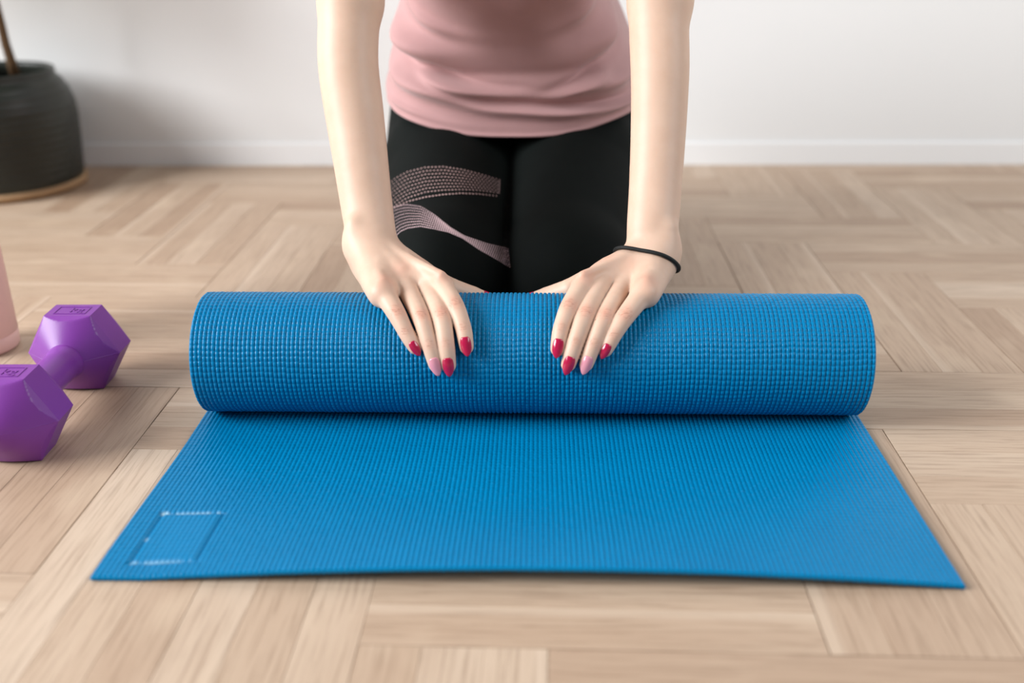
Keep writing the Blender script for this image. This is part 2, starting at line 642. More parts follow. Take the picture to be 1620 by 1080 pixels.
class Field:
    def __init__(s, xs, ys, zs, far=0.05):
        s.ax = (xs, ys, zs)
        s.far = far
        s.D = np.full((len(xs), len(ys), len(zs)), far, dtype=np.float32)

    def window(s, lo, hi):
        sl = []
        for a, l, h in zip(s.ax, lo, hi):
            i0 = max(0, int(np.searchsorted(a, l)) - 1)
            i1 = min(len(a), int(np.searchsorted(a, h)) + 1)
            sl.append(slice(i0, max(i1, i0)))
        return tuple(sl)

    def eval(s, prims, sl):
        """smooth union of prims (a, b, ra, rb, k, flatten axis, flatten factor) inside a window"""
        A = [s.ax[q][sl[q]] for q in range(3)]
        D = np.full(tuple(len(v) for v in A), s.far, dtype=np.float32)
        for p in prims:
            a, b, ra, rb, k = p[:5]
            a = np.asarray(a, dtype=np.float32); b = np.asarray(b, dtype=np.float32)
            m = max(ra, rb) + k + 0.012
            w = []
            for q in range(3):
                i0 = int(np.searchsorted(A[q], min(a[q], b[q]) - m)); i1 = int(np.searchsorted(A[q], max(a[q], b[q]) + m))
                w.append(slice(i0, i1))
            w = tuple(w)
            if any(v.stop <= v.start for v in w): continue
            px, py, pz = A[0][w[0]][:, None, None] - a[0], A[1][w[1]][None, :, None] - a[1], A[2][w[2]][None, None, :] - a[2]
            ab = b - a
            if len(p) > 5:                       # flattened section: stretch space along n
                n = np.asarray(p[5], dtype=np.float32); n = n / np.linalg.norm(n)
                q = (px * n[0] + py * n[1] + pz * n[2]) * np.float32(1 / p[6] - 1)
                px, py, pz = px + q * n[0], py + q * n[1], pz + q * n[2]
                ab = ab + n * (ab @ n) * (1 / p[6] - 1)
            l2 = float(ab @ ab)
            if l2 > 1e-12:
                ab = ab.astype(np.float32)
                t = np.clip((px * ab[0] + py * ab[1] + pz * ab[2]) / np.float32(l2), 0, 1)
                e = np.sqrt((px - t * ab[0]) ** 2 + (py - t * ab[1]) ** 2 + (pz - t * ab[2]) ** 2) - (np.float32(ra) + np.float32(rb - ra) * t)
            else:
                e = np.sqrt(px * px + py * py + pz * pz) - np.float32(ra)
            D[w] = smin(D[w], e, k)
        return D

    def mesh(s):
        return surface_nets(s.D, *s.ax)


def smin(a, b, k):
    k = np.float32(k)
    h = np.clip(0.5 + 0.5 * (b - a) / k, 0, 1)
    return b + (a - b) * h - k * h * (1 - h)


def bounds(prims, m):
    P = np.array([[*np.minimum(p[0], p[1])] for p in prims]); R = np.array([max(p[2], p[3]) for p in prims])
    Q = np.array([[*np.maximum(p[0], p[1])] for p in prims])
    return (P - R[:, None]).min(0) - m, (Q + R[:, None]).max(0) + m


def surface_nets(D, X, Y, Z):
    ins = D < 0
    nx, ny, nz = D.shape
    cnt = np.zeros((nx - 1, ny - 1, nz - 1), dtype=np.int8)
    for i in (0, 1):
        for j in (0, 1):
            for k in (0, 1):
                cnt += ins[i:nx - 1 + i, j:ny - 1 + j, k:nz - 1 + k]
    act = (cnt > 0) & (cnt < 8)
    ci, cj, ck = np.nonzero(act)
    idx = np.full(act.shape, -1, dtype=np.int32)
    idx[ci, cj, ck] = np.arange(len(ci))
    acc = np.zeros((len(ci), 3)); num = np.zeros(len(ci))
    corners = {}
    for i in (0, 1):
        for j in (0, 1):
            for k in (0, 1):
                corners[i, j, k] = D[ci + i, cj + j, ck + k]
    A = (X, Y, Z); C = (ci, cj, ck)
    for c in corners:
        for ax in range(3):
            if c[ax]: continue
            c2 = list(c); c2[ax] = 1; c2 = tuple(c2)
            a, b = corners[c], corners[c2]
            m = (a < 0) != (b < 0)
            t = np.where(m, a / np.where(m, a - b, 1), 0)
            for q in range(3):
                base = A[q][C[q] + c[q]]
                val = base + t * (A[q][C[q] + 1] - A[q][C[q]]) if q == ax else base
                acc[:, q] += np.where(m, val, 0)
            num += m
    V = acc / num[:, None]
    quads = []
    for ax in range(3):
        sl0 = [slice(1, -1)] * 3; sl1 = [slice(1, -1)] * 3
        sl0[ax] = slice(0, -1); sl1[ax] = slice(1, None)
        a, b = ins[tuple(sl0)], ins[tuple(sl1)]
        e = np.nonzero(a != b)
        neg = a[e]
        p = [e[q] + (0 if q == ax else 1) for q in range(3)]
        u, v = [(1, 2), (2, 0), (0, 1)][ax]

        def cell(du, dv):
            r = [p[0].copy(), p[1].copy(), p[2].copy()]
            r[u] = r[u] - du; r[v] = r[v] - dv
            return idx[r[0], r[1], r[2]]
        q = np.stack([cell(1, 1), cell(0, 1), cell(0, 0), cell(1, 0)], -1)
        q[~neg] = q[~neg][:, ::-1]
        quads.append(q)
    return V, np.concatenate(quads)


def relax(V, Q, it, lam=0.5, w=None):
    n = len(V)
    e = np.concatenate([Q[:, [0, 1]], Q[:, [1, 2]], Q[:, [2, 3]], Q[:, [3, 0]]])
    for _ in range(it):
        s = np.zeros_like(V); c = np.bincount(e[:, 0], minlength=n) + np.bincount(e[:, 1], minlength=n)
        for q in range(3):
            s[:, q] = np.bincount(e[:, 0], V[e[:, 1], q], n) + np.bincount(e[:, 1], V[e[:, 0], q], n)
        V = V + lam * (s / c[:, None] - V) * (1 if w is None else w[:, None])
    return V


# --- where things are: the roll carries the hands
def roll_axis(X):
    return RC_Y + math.tan(MAT_ROT) * (X - MAT_X), ROLL_Z


RT = RHO0 + MT / 2 - PITCH * 0.62         # outer radius of the roll at its front


def on_roll(px, py, over):
    """point of a sight line that lies 'over' metres above the roll's skin (or passes nearest to it)"""
    d = ray(px, py)
    yc, zc = roll_axis((C0 + d * 0.86)[0])
    R = RT + over
    a = d[1] ** 2 + d[2] ** 2
    b = 2 * (d[1] * (C0[1] - yc) + d[2] * (C0[2] - zc))
    c = (C0[1] - yc) ** 2 + (C0[2] - zc) ** 2 - R * R
    q = b * b - 4 * a * c
    t = (-b - math.sqrt(max(q, 0))) / (2 * a)
    return C0 + d * t


def roll_normal(P):
    yc, zc = roll_axis(P[0])
    n = np.array([0, P[1] - yc, P[2] - zc])
    return n / np.linalg.norm(n)


HANDS = {
    'r': dict(          # the hand on the left of the picture
        fingers=[  # (mcp, pip, dip, tip) pixels; radii at those joints
            ((699, 452), (722, 487), (734, 521), (738, 549), .0100, .0082, .0071, .0055, 'crimson'),
            ((665, 439), (699, 498), (706, 545), (710, 579), .0104, .0086, .0074, .0056, 'crimson'),
            ((637, 445), (667, 502), (680, 546), (690, 579), .0100, .0081, .0070, .0054, 'pinknail'),
            ((606, 461), (629, 499), (643, 527), (657, 550), .0104, .0082, .0069, .0052, 'crimson')],
        thumb=((655, 432), (713, 457), (748, 468), (774, 474)), side=1,
        wrist=(591, 386), wy=0.882, hyp=((579, 424), (604, 464)), rad_side=(622, 392)),
    'l': dict(
        fingers=[
            ((922, 452), (899, 488), (887, 520), (882, 552), .0100, .0082, .0071, .0055, 'crimson'),
            ((960, 434), (926, 497), (910, 542), (899, 577), .0104, .0086, .0074, .0056, 'crimson'),
            ((993, 440), (957, 500), (939, 544), (927, 577), .0100, .0081, .0070, .0054, 'pinknail'),
            ((1020, 461), (988, 502), (970, 531), (958, 554), .0104, .0082, .0069, .0052, 'crimson')],
        thumb=((965, 430), (902, 458), (866, 469), (836, 475)), side=-1,
        wrist=(1030, 396), wy=0.884, hyp=((1043, 428), (1022, 464)), rad_side=(997, 398)),
}
# arms: (pixel y, left edge, right edge, depth)
ARMS = {
    'r': [(377, 550, 627, .884), (356, 545, 624, .893), (311, 537, 619, .911), (222, 522, 611, .938), (160, 511, 605, .954), (100, 502, 597, .968), (45, 503, 599, .982), (0, 506, 604, .996)],
    'l': [(384, 992, 1069, .886), (356, 992, 1073, .893), (311, 995, 1077, .911), (222, 998, 1084, .938), (160, 999, 1088, .954), (100, 998, 1091, .968), (45, 995, 1089, .982), (0, 996, 1093, .996)],
}
BODY_X = -0.0475
grp = {}                                    # per hand: palm+arm prims and finger groups
joints = []                                 # knuckles, for the redder skin there
nails = []
creases = []
for side, hd in HANDS.items():
    sgn = hd['side']
    arm = []
    wrist = at_y(*hd['wrist'], hd['wy'])
    chain = []
    for (py, x0, x1, dep) in ARMS[side]:
        c = at_y((x0 + x1) / 2, py, dep)
        wdep = (c - C0) @ _f
        chain.append((c, (x1 - x0) / 2 * wdep / FPX))
    shoulder = np.array([BODY_X - sgn * 0.172, 1.085, 0.575])
    ck_ = np.array([[*c, r] for c, r in chain])
    tk = np.arange(len(ck_)); tf = np.linspace(0, len(ck_) - 1, 43)
    for _ in range(1):
        fine_ = np.stack([np.interp(tf, tk, ck_[:, q]) for q in range(4)], -1)
    for _ in range(9):
        fine_[1:-1] = fine_[1:-1] * .5 + (fine_[:-2] + fine_[2:]) * .25
    chain = [(r[:3], r[3]) for r in fine_]
    for i in range(len(chain) - 1):
        (a, ra), (b, rb) = chain[i], chain[i + 1]
        ax = b - a; ax = ax / np.linalg.norm(ax)
        n = np.cross(ax, [1, 0, 0]); n /= np.linalg.norm(n)
        f = 0.78 + 0.14 * min(1, i / 18)
        arm.append((a, b, ra, rb, 0.0006, n, f))
    e, re_ = chain[-1]
    mid = e * 0.5 + shoulder * 0.5 + np.array([-sgn * 0.004, 0.012, -0.002])
    arm.append((e, mid, re_, 0.036, 0.012))
    arm.append((mid, shoulder, 0.036, 0.042, 0.02))
    # bony ends at the wrist
    w0 = chain[0][0]
    arm.append((w0 + np.array([-sgn * .0145, -.007, .008]), w0 + np.array([-sgn * .0150, -.005, .015]), .0070, .0060, 0.010))
    # palm: one bone per finger, lying over the roll
    mcps = []
    for q, fg in enumerate(hd['fingers']):
        P = on_roll(*fg[0], 0.0125)
        mcps.append(P)
    carp = [wrist + np.array([sgn * o, -.004, dz]) for o, dz in ((.010, -.008), (.004, -.003), (-.004, -.002), (-.010, -.002))]
    for q in range(4):
        m_, c_ = mcps[q], carp[q]
        arm.append((c_, m_ + np.array([0, 0.002, -0.002]), (.0118, .0138, .0142, .0142)[q], (.0102, .0122, .0120, .0115)[q], (0.010, 0.012, 0.016, 0.016)[q]))
    for q in range(3):                     # flesh between the knuckles
        mm = (mcps[q] + mcps[q + 1]) / 2 + np.array([0, 0.019, -0.008])
        cc = (carp[q] + carp[q + 1]) / 2 + np.array([0, 0, -.002 if q else -.005])
        arm.append((cc, mm, .013, .0100, 0.012))
    h0, h1 = at_y(*hd['hyp'][0], wrist[1] - 0.006), on_roll(*hd['hyp'][1], 0.0125)
    arm.append((h0, h1, .0128, .0100, 0.010))
    # extensor tendons fanning over the back of the hand
    tend = []
    for q in range(4):
        m_, c_ = mcps[q], carp[q] * 0.75 + (sum(carp) / 4) * 0.25
        out = roll_normal(m_)
        up = np.array([0, -.42, .90])
        if q < 3: tend.append((c_ + up * 0.0130, m_ + out * 0.0102, .0014, .0036, 0.006))
        else: tend.append((m_ * .8 + c_ * .2 + out * 0.0085, m_ + out * 0.0096, .0016, .0034, 0.006))
    arm += tend
    # thumb along the far side of the roll top
    tb = hd['thumb']
    T0 = at_y(*tb[0], wrist[1] - 0.012)
    T1 = at_y(*tb[1], 0.862); T2 = at_y(*tb[2], 0.868); T3 = at_y(*tb[3], 0.872)
    arm.append((wrist + np.array([sgn * .008, -.006, -.017]), T0 * 0.5 + T1 * 0.5 + np.array([0, 0, -.008]), .0125, .0112, 0.010))
    fingers = [[(T0 * 0.4 + T1 * 0.6, T1, .0115, .0102, .002), (T1, T2, .0102, .0090, .001), (T2, T3, .0090, .0062, .001)]]
    joints.append((T2, .006, .5))
    nails.append((side, T2, T3, np.array([0, -0.35, 0.95]), .0062, 'crimson', .0080))
    for q, fg in enumerate(hd['fingers']):
        r0, r1, r2, r3 = fg[4:8]
        A = mcps[q]
        B = on_roll(*fg[1], r1 + 0.0012); Cc = on_roll(*fg[2], r2 + 0.0006); T = on_roll(*fg[3], r3 + 0.0002)
        nB, nC = roll_normal(B), roll_normal(Cc)
        kp = np.array([[*A, r0 - .0004], [*(A * .5 + B * .5 + nB * .0006), (r0 + r1) / 2 - .0005], [*(B + nB * .0006), r1], [*(B * .5 + Cc * .5 + nC * .0004), (r1 + r2) / 2 - .0003],
                       [*Cc, r2], [*(Cc * .45 + T * .55 + nC * .0005), r2 * .96], [*T, r2 * .42 + r3 * .58]])
        tf = np.linspace(0, 6, 25)
        kf = np.stack([np.interp(tf, np.arange(7), kp[:, c]) for c in range(4)], -1)
        for _ in range(8):
            kf[1:-1] = kf[1:-1] * .5 + (kf[:-2] + kf[2:]) * .25
        g = [(kf[i][:3], kf[i + 1][:3], kf[i][3], kf[i + 1][3], .0004) for i in range(24)]
        fingers.append(g)
        creases.append((B + nB * r1 * .9, .0062, 1.0)); creases.append((Cc + nC * r2 * .9, .0042, .7))
        joints.append((A + roll_normal(A) * .008, .0095, .75)); joints.append((B + nB * .006, .0075, .8)); joints.append((Cc + nC * .005, .0055, .5))
        joints.append((T + roll_normal(T) * .003, .0065, .55))
        nails.append((side, kf[-6][:3], kf[-1][:3], roll_normal(T) * 0.8 + (C0 - T) / np.linalg.norm(C0 - T) * 0.35, r3, fg[8], r2))
    grp[side] = (arm, fingers)

# the trunk, legs and head under the clothes and above the frame
bx = BODY_X
PEL = np.array([bx, 1.385, 0.235])
KN = {}
trunk = [
    (PEL + [-.045, 0, 0], PEL + [.045, 0, 0], .095, .095, .03),
    (PEL + [0, -.03, .03], (bx, 1.24, .37), .095, .088, .05),
    ((bx - .03, 1.24, .37), (bx - .045, 1.12, .52), .085, .085, .05),
    ((bx + .03, 1.24, .37), (bx + .045, 1.12, .52), .085, .085, .05),
    ((bx - .145, 1.085, .575), (bx + .145, 1.085, .575), .042, .042, .05),
    ((bx, 1.075, .60), (bx, 1.01, .69), .050, .047, .03),
]
legs = []
for sg in (-1, 1):
    kn = np.array([bx + sg * .0655, 1.005, .071]); hip = np.array([bx + sg * .080, 1.36, .190])
    KN[sg] = kn
    legs += [(hip, kn * .45 + hip * .55, .090, .084, .01), (kn * .45 + hip * .55, kn, .084, .0680, .01),
             (kn + [0, -.004, -.008], kn + [0, .004, .006], .0675, .0675, .01),
             (kn + [0, .03, -.014], (bx + sg * .072, 1.20, .055), .050, .050, .02),
             ((bx + sg * .072, 1.20, .055), (bx + sg * .078, 1.40, .036), .050, .031, .02)]
feet = []
for sg in (-1, 1):
    feet += [((bx + sg * .078, 1.39, .036), (bx + sg * .080, 1.44, .034), .031, .030, .02),
             ((bx + sg * .080, 1.44, .034), (bx + sg * .066, 1.56, .026), .030, .024, .02, (0, 0, 1), .9)]
HD = np.array([bx, .955, .765])              # head, bowed over the mat
hf = np.array([0, -.62, -.785]); hu = np.array([0, -.785, .62])    # where the face looks, and its up
head = [
    (HD, HD + hu * .012 - hf * .03, .077, .074, .03),
    (HD + hf * .035 - hu * .03, HD + hf * .030 - hu * .062, .052, .036, .03),
    (HD + hf * .062 - hu * .093, HD + hf * .058 - hu * .097, .019, .019, .02),
    (HD + hf * .072 + hu * .004, HD + hf * .094 - hu * .034, .006, .010, .010),
    (HD + hf * .066 + hu * .014 + [-.03, 0, 0], HD + hf * .066 + hu * .014 + [.03, 0, 0], .012, .012, .012),
    (HD + hf * .078 - hu * .060 + [-.014, 0, 0], HD + hf * .078 - hu * .060 + [.014, 0, 0], .0065, .0065, .006),
    (HD + hf * .076 - hu * .070 + [-.011, 0, 0], HD + hf * .076 - hu * .070 + [.011, 0, 0], .0070, .0070, .006),
]
for sg in (-1, 1):
    head.append((HD + [sg * .074, 0, 0] - hu * .002 - hf * .006, HD + [sg * .078, 0, 0] - hu * .034, .012, .008, .006))

gx = axis((-0.32, -0.265, .004), (-0.265, 0.165, .0011), (0.165, 0.25, .004))
gy = axis((0.745, 0.915, .0011), (0.915, 1.02, .0022), (1.02, 1.63, .0065))
gz = axis((-0.004, 0.072, .004), (0.072, 0.178, .0011), (0.178, 0.37, .0024), (0.37, 0.89, .0065))
F = Field(gx, gy, gz)
for side, (arm, fingers) in grp.items():
    lo, hi = bounds(arm, 0.065)
    sl = F.window(lo, hi)
    base = F.eval(arm, sl)
    d = base.copy()
    for g in fingers:
        lo2, hi2 = bounds(g, 0.012)
        s2 = F.window(np.maximum(lo2, lo), np.minimum(hi2, hi))
        loc = tuple(slice(s2[q].start - sl[q].start, s2[q].stop - sl[q].start) for q in range(3))
        fd = F.eval(g, s2)
        bl = smin(base[loc], fd, 0.0042)
        d[loc] = smin(d[loc], bl, 0.0009)
    F.D[sl] = np.minimum(F.D[sl], d)
inner = [tuple([p[0], p[1], p[2] - .006, p[3] - .006] + list(p[4:])) for p in legs]
bod = trunk + inner + feet + head
lo, hi = bounds(bod, 0.03)
sl = F.window(lo, hi)
F.D[sl] = smin(F.D[sl], F.eval(bod, sl), 0.012)
Vb_, Qb_ = F.mesh()
del F
Vb_ = relax(Vb_, Qb_, 4, 0.45)
body_me = np_mesh('body', Vb_, Qb_)
bl = np.zeros(len(Vb_), dtype=np.float32)
for (c, r, a) in joints:
    d2 = ((Vb_ - c) ** 2).sum(1)
    bl = np.maximum(bl, a * np.exp(-d2 / (r * r)))
at = body_me.attributes.new('blush', 'FLOAT', 'POINT')
at.data.foreach_set('value', (bl * 0.8).astype(np.float32))

cr = np.zeros(len(Vb_), dtype=np.float32)
for (c, r, a) in creases:
    cr = np.maximum(cr, a * np.exp(-(((Vb_ - c) ** 2).sum(1) / (r * r)) ** 2))
at = body_me.attributes.new('crease', 'FLOAT', 'POINT')
at.data.foreach_set('value', cr)

person = empty('person', (bx, 1.2, 0.0))
tag(person, 'person in pink top and black leggings kneeling behind the mat, pressing it down', 'person')
body = link('body', body_me, M['skin'], person)

# --- nails: almond plates that follow the fingertip
_sel = (Vb_[:, 1] < 0.93) & (Vb_[:, 2] > 0.05) & (Vb_[:, 2] < 0.22)
_qs = Qb_[_sel[Qb_].all(1)]
_ids = np.unique(_qs); _mp = np.zeros(len(Vb_), dtype=np.int64); _mp[_ids] = np.arange(len(_ids))
bvh_body = BVHTree.FromPolygons(Vb_[_ids].tolist(), _mp[_qs].tolist())


def skin_hit(p, d):
    h = bvh_body.ray_cast(Vector(p), Vector(d))
    return None if h[0] is None else np.array(h[0])


for (side, A, T, nrm, r3, colr, r2) in nails:
    d = T - A; d = d / np.linalg.norm(d)
    n = nrm - d * (nrm @ d); n /= np.linalg.norm(n)
    s = np.cross(d, n)
    L_ = 0.0168 if r3 > .0053 else .0140
    Wn = r3 * (0.86 if r3 > .0053 else 0.74)
    tip = T + d * (r3 + 0.0030)
    nu, nv = 11, 13
    # height of the fingertip's skin along the nail's middle line
    hs = []
    for j in range(nv):
        P = tip - d * (L_ * (1 - j / (nv - 1)))
        h = skin_hit(P + n * 0.02, -n)
        hs.append((h - P) @ n if h is not None and np.linalg.norm(h - P) < .014 else None)
    good = [j for j in range(nv) if hs[j] is not None and j <= 8]
    pf_ = np.polyfit([j / (nv - 1) for j in good], [hs[j] for j in good], 2) if len(good) > 4 else (0, -.003, r2)
    V = []
    for lay in (1,):
        for j in range(nv):
            v = j / (nv - 1)
            if v < 0.35: w = Wn * (0.55 + 0.45 * math.sqrt(max(0, 1 - ((0.35 - v) / 0.35) ** 2)))
            else: w = Wn * max(0.03, 1 - ((v - 0.35) / 0.65) ** 2.6) ** 0.75
            for i_ in range(nu):
                u = i_ / (nu - 1) * 2 - 1
                base = tip - d * (L_ * (1 - v))
                vq = min(v, .5)
                hgt = pf_[0] * vq * vq + pf_[1] * vq + pf_[2] + (v - vq) * (2 * pf_[0] * .5 + pf_[1]) + 0.0005 + 0.0003 * math.sin(math.pi * v)
                P = base + s * (u * w) + n * (hgt - (u * w) ** 2 / (Wn * 2.1) - (0 if lay else 0.0009))
                h = skin_hit(P + n * 0.004, -n) if v < .8 else None
                if h is not None:
                    up_ = (h - P) @ n + 0.0004
                    if 0 < up_ < .0034: P = P + n * up_
                V.append(P)
    V = np.array(V)
    for _ in range(2):                     # even the plate out
        G = V.reshape(nv, nu, 3)
        hh = G @ n
        h2 = hh.copy()
        h2[1:-1, 1:-1] = np.maximum(hh[1:-1, 1:-1], (hh[:-2, 1:-1] + hh[2:, 1:-1] + hh[1:-1, :-2] + hh[1:-1, 2:]) / 4)
        V = (G + (h2 - hh)[..., None] * n).reshape(-1, 3)
    V = np.concatenate([V, V - n * 0.0010])
    Q = np.concatenate([grid_faces(nv, nu), grid_faces(nv, nu, off=nu * nv, flip=True)])
    rim = [j * nu for j in range(nv)] + [(nv - 1) * nu + i_ for i_ in range(1, nu)] + [j * nu + nu - 1 for j in range(nv - 2, -1, -1)] + [i_ for i_ in range(nu - 2, 0, -1)]
    o_ = nu * nv
    E_ = [(rim[i_], rim[(i_ + 1) % len(rim)], o_ + rim[(i_ + 1) % len(rim)], o_ + rim[i_]) for i_ in range(len(rim))]
    nm = np_mesh('fingernail', V, np.concatenate([Q, np.array(E_)]))
    bm = bmesh.new(); bm.from_mesh(nm); bmesh.ops.recalc_face_normals(bm, faces=bm.faces); bm.to_mesh(nm); bm.free()
    no = link('fingernail', nm, M[colr], body)
    no['label'] = 'glossy crimson fingernail' if colr == 'crimson' else 'glossy pale pink fingernail'

# --- leggings
gx = axis((-0.24, 0.16, .003)); gy = axis((0.90, 1.56, .003)); gz = axis((-0.004, 0.36, .003))
F = Field(gx, gy, gz)
lg = legs + [(PEL + [-.05, 0, 0], PEL + [.05, 0, 0], .102, .102, .03), (PEL + [0, -.03, .03], (bx, 1.27, .34), .100, .092, .04)]
dL = None
for sg in (0, 1):
    part = legs[sg * 5:sg * 5 + 5]
    e = F.eval(part, (slice(None),) * 3)
    dL = e if dL is None else smin(dL, e, 0.006)
dL = smin(dL, F.eval(lg[10:], (slice(None),) * 3), 0.04)
# open at the ankles
F.D = np.maximum(dL, (F.ax[1][None, :, None] - 1.385) * (F.ax[2][None, None, :] < 0.085) + (F.ax[2][None, None, :] >= 0.085) * -1.0)
Vl, Ql = F.mesh()
del F
Vl = relax(Vl, Ql, 4, 0.5)
leg_me = np_mesh('leggings', Vl, Ql)
leggings = link('leggings', leg_me, M['legging'], person)
leggings['label'] = 'black leggings with pink dotted ribbon print on one thigh'
bvh = BVHTree.FromPolygons([Vector(v) for v in Vl], [tuple(int(i) for i in q) for q in Ql])


def dotted(name, top, bot, rows_, n, rad, mat, skip=()):
    top, bot = np.array(top, float), np.array(bot, float)
    ul = np.linspace(0, 1, n)

    def curve(P):
        t = np.concatenate([[0], np.cumsum(np.hypot(*np.diff(P, axis=0).T))]); t /= t[-1]
        return np.stack([np.interp(ul, t, P[:, 0]), np.interp(ul, t, P[:, 1])], -1)
    A, B = curve(top), curve(bot)
    V, Fc = [], []
    for r in range(rows_):
        v = r / max(1, rows_ - 1)
        for i_ in range(n):
            if (r, i_) in skip: continue
            p = A[i_] * (1 - v) + B[i_] * v
            if i_ + 1 < n:
                sh = (r % 2) * 0.5
                p = p + ((A[i_ + 1] - A[i_]) * (1 - v) + (B[i_ + 1] - B[i_]) * v) * sh
            width = np.hypot(*(B[i_] - A[i_])) / max(1, rows_ - 1) if rows_ > 1 else 9
            hit = bvh.ray_cast(Vector(C0), Vector(ray(*p)).normalized())
            if hit[0] is None: continue
            nn = hit[1]; tx = Vector((1, 0, 0)) - nn * nn.x; tx.normalize(); ty = nn.cross(tx)
            rr = rad; r2 = min(rad * .75, max(.00035, width / 1500 * .40))
            k0 = len(V)
            c = hit[0] + nn * 0.0004
            for g in range(8):
                V.append(c + tx * (rr * math.cos(g * math.pi / 4)) + ty * (r2 * math.sin(g * math.pi / 4)))
            V.append(c + nn * 0.0003)
            for g in range(8): Fc.append((k0 + g, k0 + (g + 1) % 8, k0 + 8))
    me = bpy.data.meshes.new(name)
    me.from_pydata([tuple(v) for v in V], [], Fc)
    o = link(name, me, mat, leggings)
    tag(o, 'rows of small pink printed dots', kind='stuff')
    return o


dotted('ribbon_print', [(611, 294), (628, 281), (645, 272), (673, 265), (701, 264), (729, 268), (757, 275), (790, 285)],
       [(617, 332), (630, 322), (645, 313), (673, 304), (701, 301), (729, 300), (757, 301), (789, 305)], 8, 34, .0011, M['dots'])
dotted('ribbon_print', [(620, 331), (645, 319), (673, 312), (701, 308), (729, 306), (757, 307), (785, 310)],
       [(620, 331), (645, 319), (673, 312), (701, 308), (729, 306), (757, 307), (785, 310)], 1, 33, .0012, M['dots'])
dotted('ribbon_print', [(616, 331), (630, 326), (645, 324), (665, 327), (687, 340), (712, 360), (734, 373), (768, 385), (804, 394)],
       [(624, 376), (634, 366), (645, 361), (665, 358), (687, 362), (709, 367), (732, 377), (757, 394), (807, 422)], 9, 62, .00095, M['dots2'])

# --- top
K = np.array([  # v, front y, front z, back y, back z, half width
    (0.00, 1.128, .192, 1.515, .235, .160), (0.10, 1.130, .222, 1.500, .280, .157), (0.22, 1.128, .262, 1.475, .335, .141),
    (0.34, 1.118, .305, 1.425, .385, .122), (0.48, 1.080, .355, 1.360, .440, .116), (0.64, 1.030, .420, 1.290, .520, .142),
    (0.80, .990, .478, 1.210, .605, .152), (0.92, .995, .535, 1.150, .655, .140), (1.0, 1.015, .580, 1.120, .668, .110)])
nv, nu = 200, 320
v = np.linspace(0, 1, nv)


def kint(c):
    m = np.gradient(K[:, c], K[:, 0])
    i = np.clip(np.searchsorted(K[:, 0], v, 'right') - 1, 0, len(K) - 2)
    h = K[i + 1, 0] - K[i, 0]; t = (v - K[i, 0]) / h
    return ((2 * t ** 3 - 3 * t ** 2 + 1) * K[i, c] + (t ** 3 - 2 * t ** 2 + t) * h * m[i] + (-2 * t ** 3 + 3 * t ** 2) * K[i + 1, c] + (t ** 3 - t ** 2) * h * m[i + 1])[:, None]


fy, fz, by, bz, aw = [kint(c) for c in range(1, 6)]
ph = np.linspace(0, 2 * math.pi, nu, endpoint=False)[None, :]        # 0 = front, pi/2 = picture right
cc, ss = np.cos(ph), np.sin(ph)
ex = 2 / 3.0
sc_ = np.sign(cc) * np.abs(cc) ** ex; sn_ = np.sign(ss) * np.abs(ss) ** ex
px = bx - .009 * smooth(.12, .45, v)[:, None] + aw * sn_
py = (fy + by) / 2 + (fy - by) / 2 * sc_
pz = (fz + bz) / 2 + (fz - bz) / 2 * sc_
front = np.clip(cc, 0, 1) ** 0.5
vv = v[:, None] + 0 * ph


def fold(v0, p0, sv, sp, amp, sag=0.0, slope=0.0):
    """a soft ridge across the cloth: centre (v0,p0), sizes, height, sagging smile"""
    q = ((ph - p0 + math.pi) % (2 * math.pi)) - math.pi
    c = v0 + sag * q * q + slope * q
    return amp * np.exp(-((vv - c) / sv) ** 2 - (q / sp) ** 2)


disp = (fold(.155, -.62, .034, .55, .011, .05, -.03) + fold(.285, -.80, .040, .46, .016, .06, -.05) + fold(.225, -.66, .018, .5, -.006, .05, -.04)
        + fold(.165, .80, .030, .45, .009, .05, .03) + fold(.30, .85, .045, .40, .011, .05, .06) + fold(.235, .78, .020, .5, -.005, .05, .05)
        + fold(.080, .25, .020, .55, .006, .05, -.06) + fold(.115, .20, .016, .6, -.005, .04, -.06)
        + fold(.215, -.34, .015, .30, -.006, 0, -.10) + fold(.180, -.34, .018, .30, .006, 0, -.10)
        + fold(.205, .46, .015, .24, -.006, 0, .12) + fold(.170, .46, .018, .24, .006, 0, .12) + fold(.36, -.55, .020, .35, .006, .05, -.08) + fold(.38, .60, .020, .30, .005, .05, .10)
        + fold(.05, -.9, .015, .5, .003, .02, -.03) + fold(.06, .95, .015, .45, .004, .02, .04)
        + fold(.40, .05, .12, .25, .006))
disp = disp * 1.7 + 0.0012 * np.sin(7 * ph + 22 * vv) * front + 0.0016 * np.exp(-((vv - .006) / .006) ** 2)
ny_, nx_ = -cc, ss
qf = ((ph + math.pi) % (2 * math.pi)) - math.pi
hemdip = np.exp(-(vv / .12) ** 2) * .012 * (1 - np.exp(-(qf / .50) ** 2)) * (np.abs(qf) < 2)
Po = np.stack([px + nx_ * disp, py + ny_ * disp * 0.9, pz + hemdip + 0 * px], -1)
Pi = np.stack([px + nx_ * (disp - .0022), py + ny_ * (disp - .0022) * 0.9, pz + hemdip + 0 * px], -1)
N1 = nv * nu
Qo = grid_faces(nv, nu, wrap=True)
Qi = grid_faces(nv, nu, off=N1, wrap=True, flip=True)
c1 = np.arange(nu); c2 = (c1 + 1) % nu
rim0 = np.stack([c1, N1 + c1, N1 + c2, c2], -1)
b0 = (nv - 1) * nu
rim1 = np.stack([b0 + c1, b0 + c2, N1 + b0 + c2, N1 + b0 + c1], -1)
sh_me = np_mesh('tank_top', np.concatenate([Po.reshape(-1, 3), Pi.reshape(-1, 3)]), np.concatenate([Qo, Qi, rim0, rim1]))
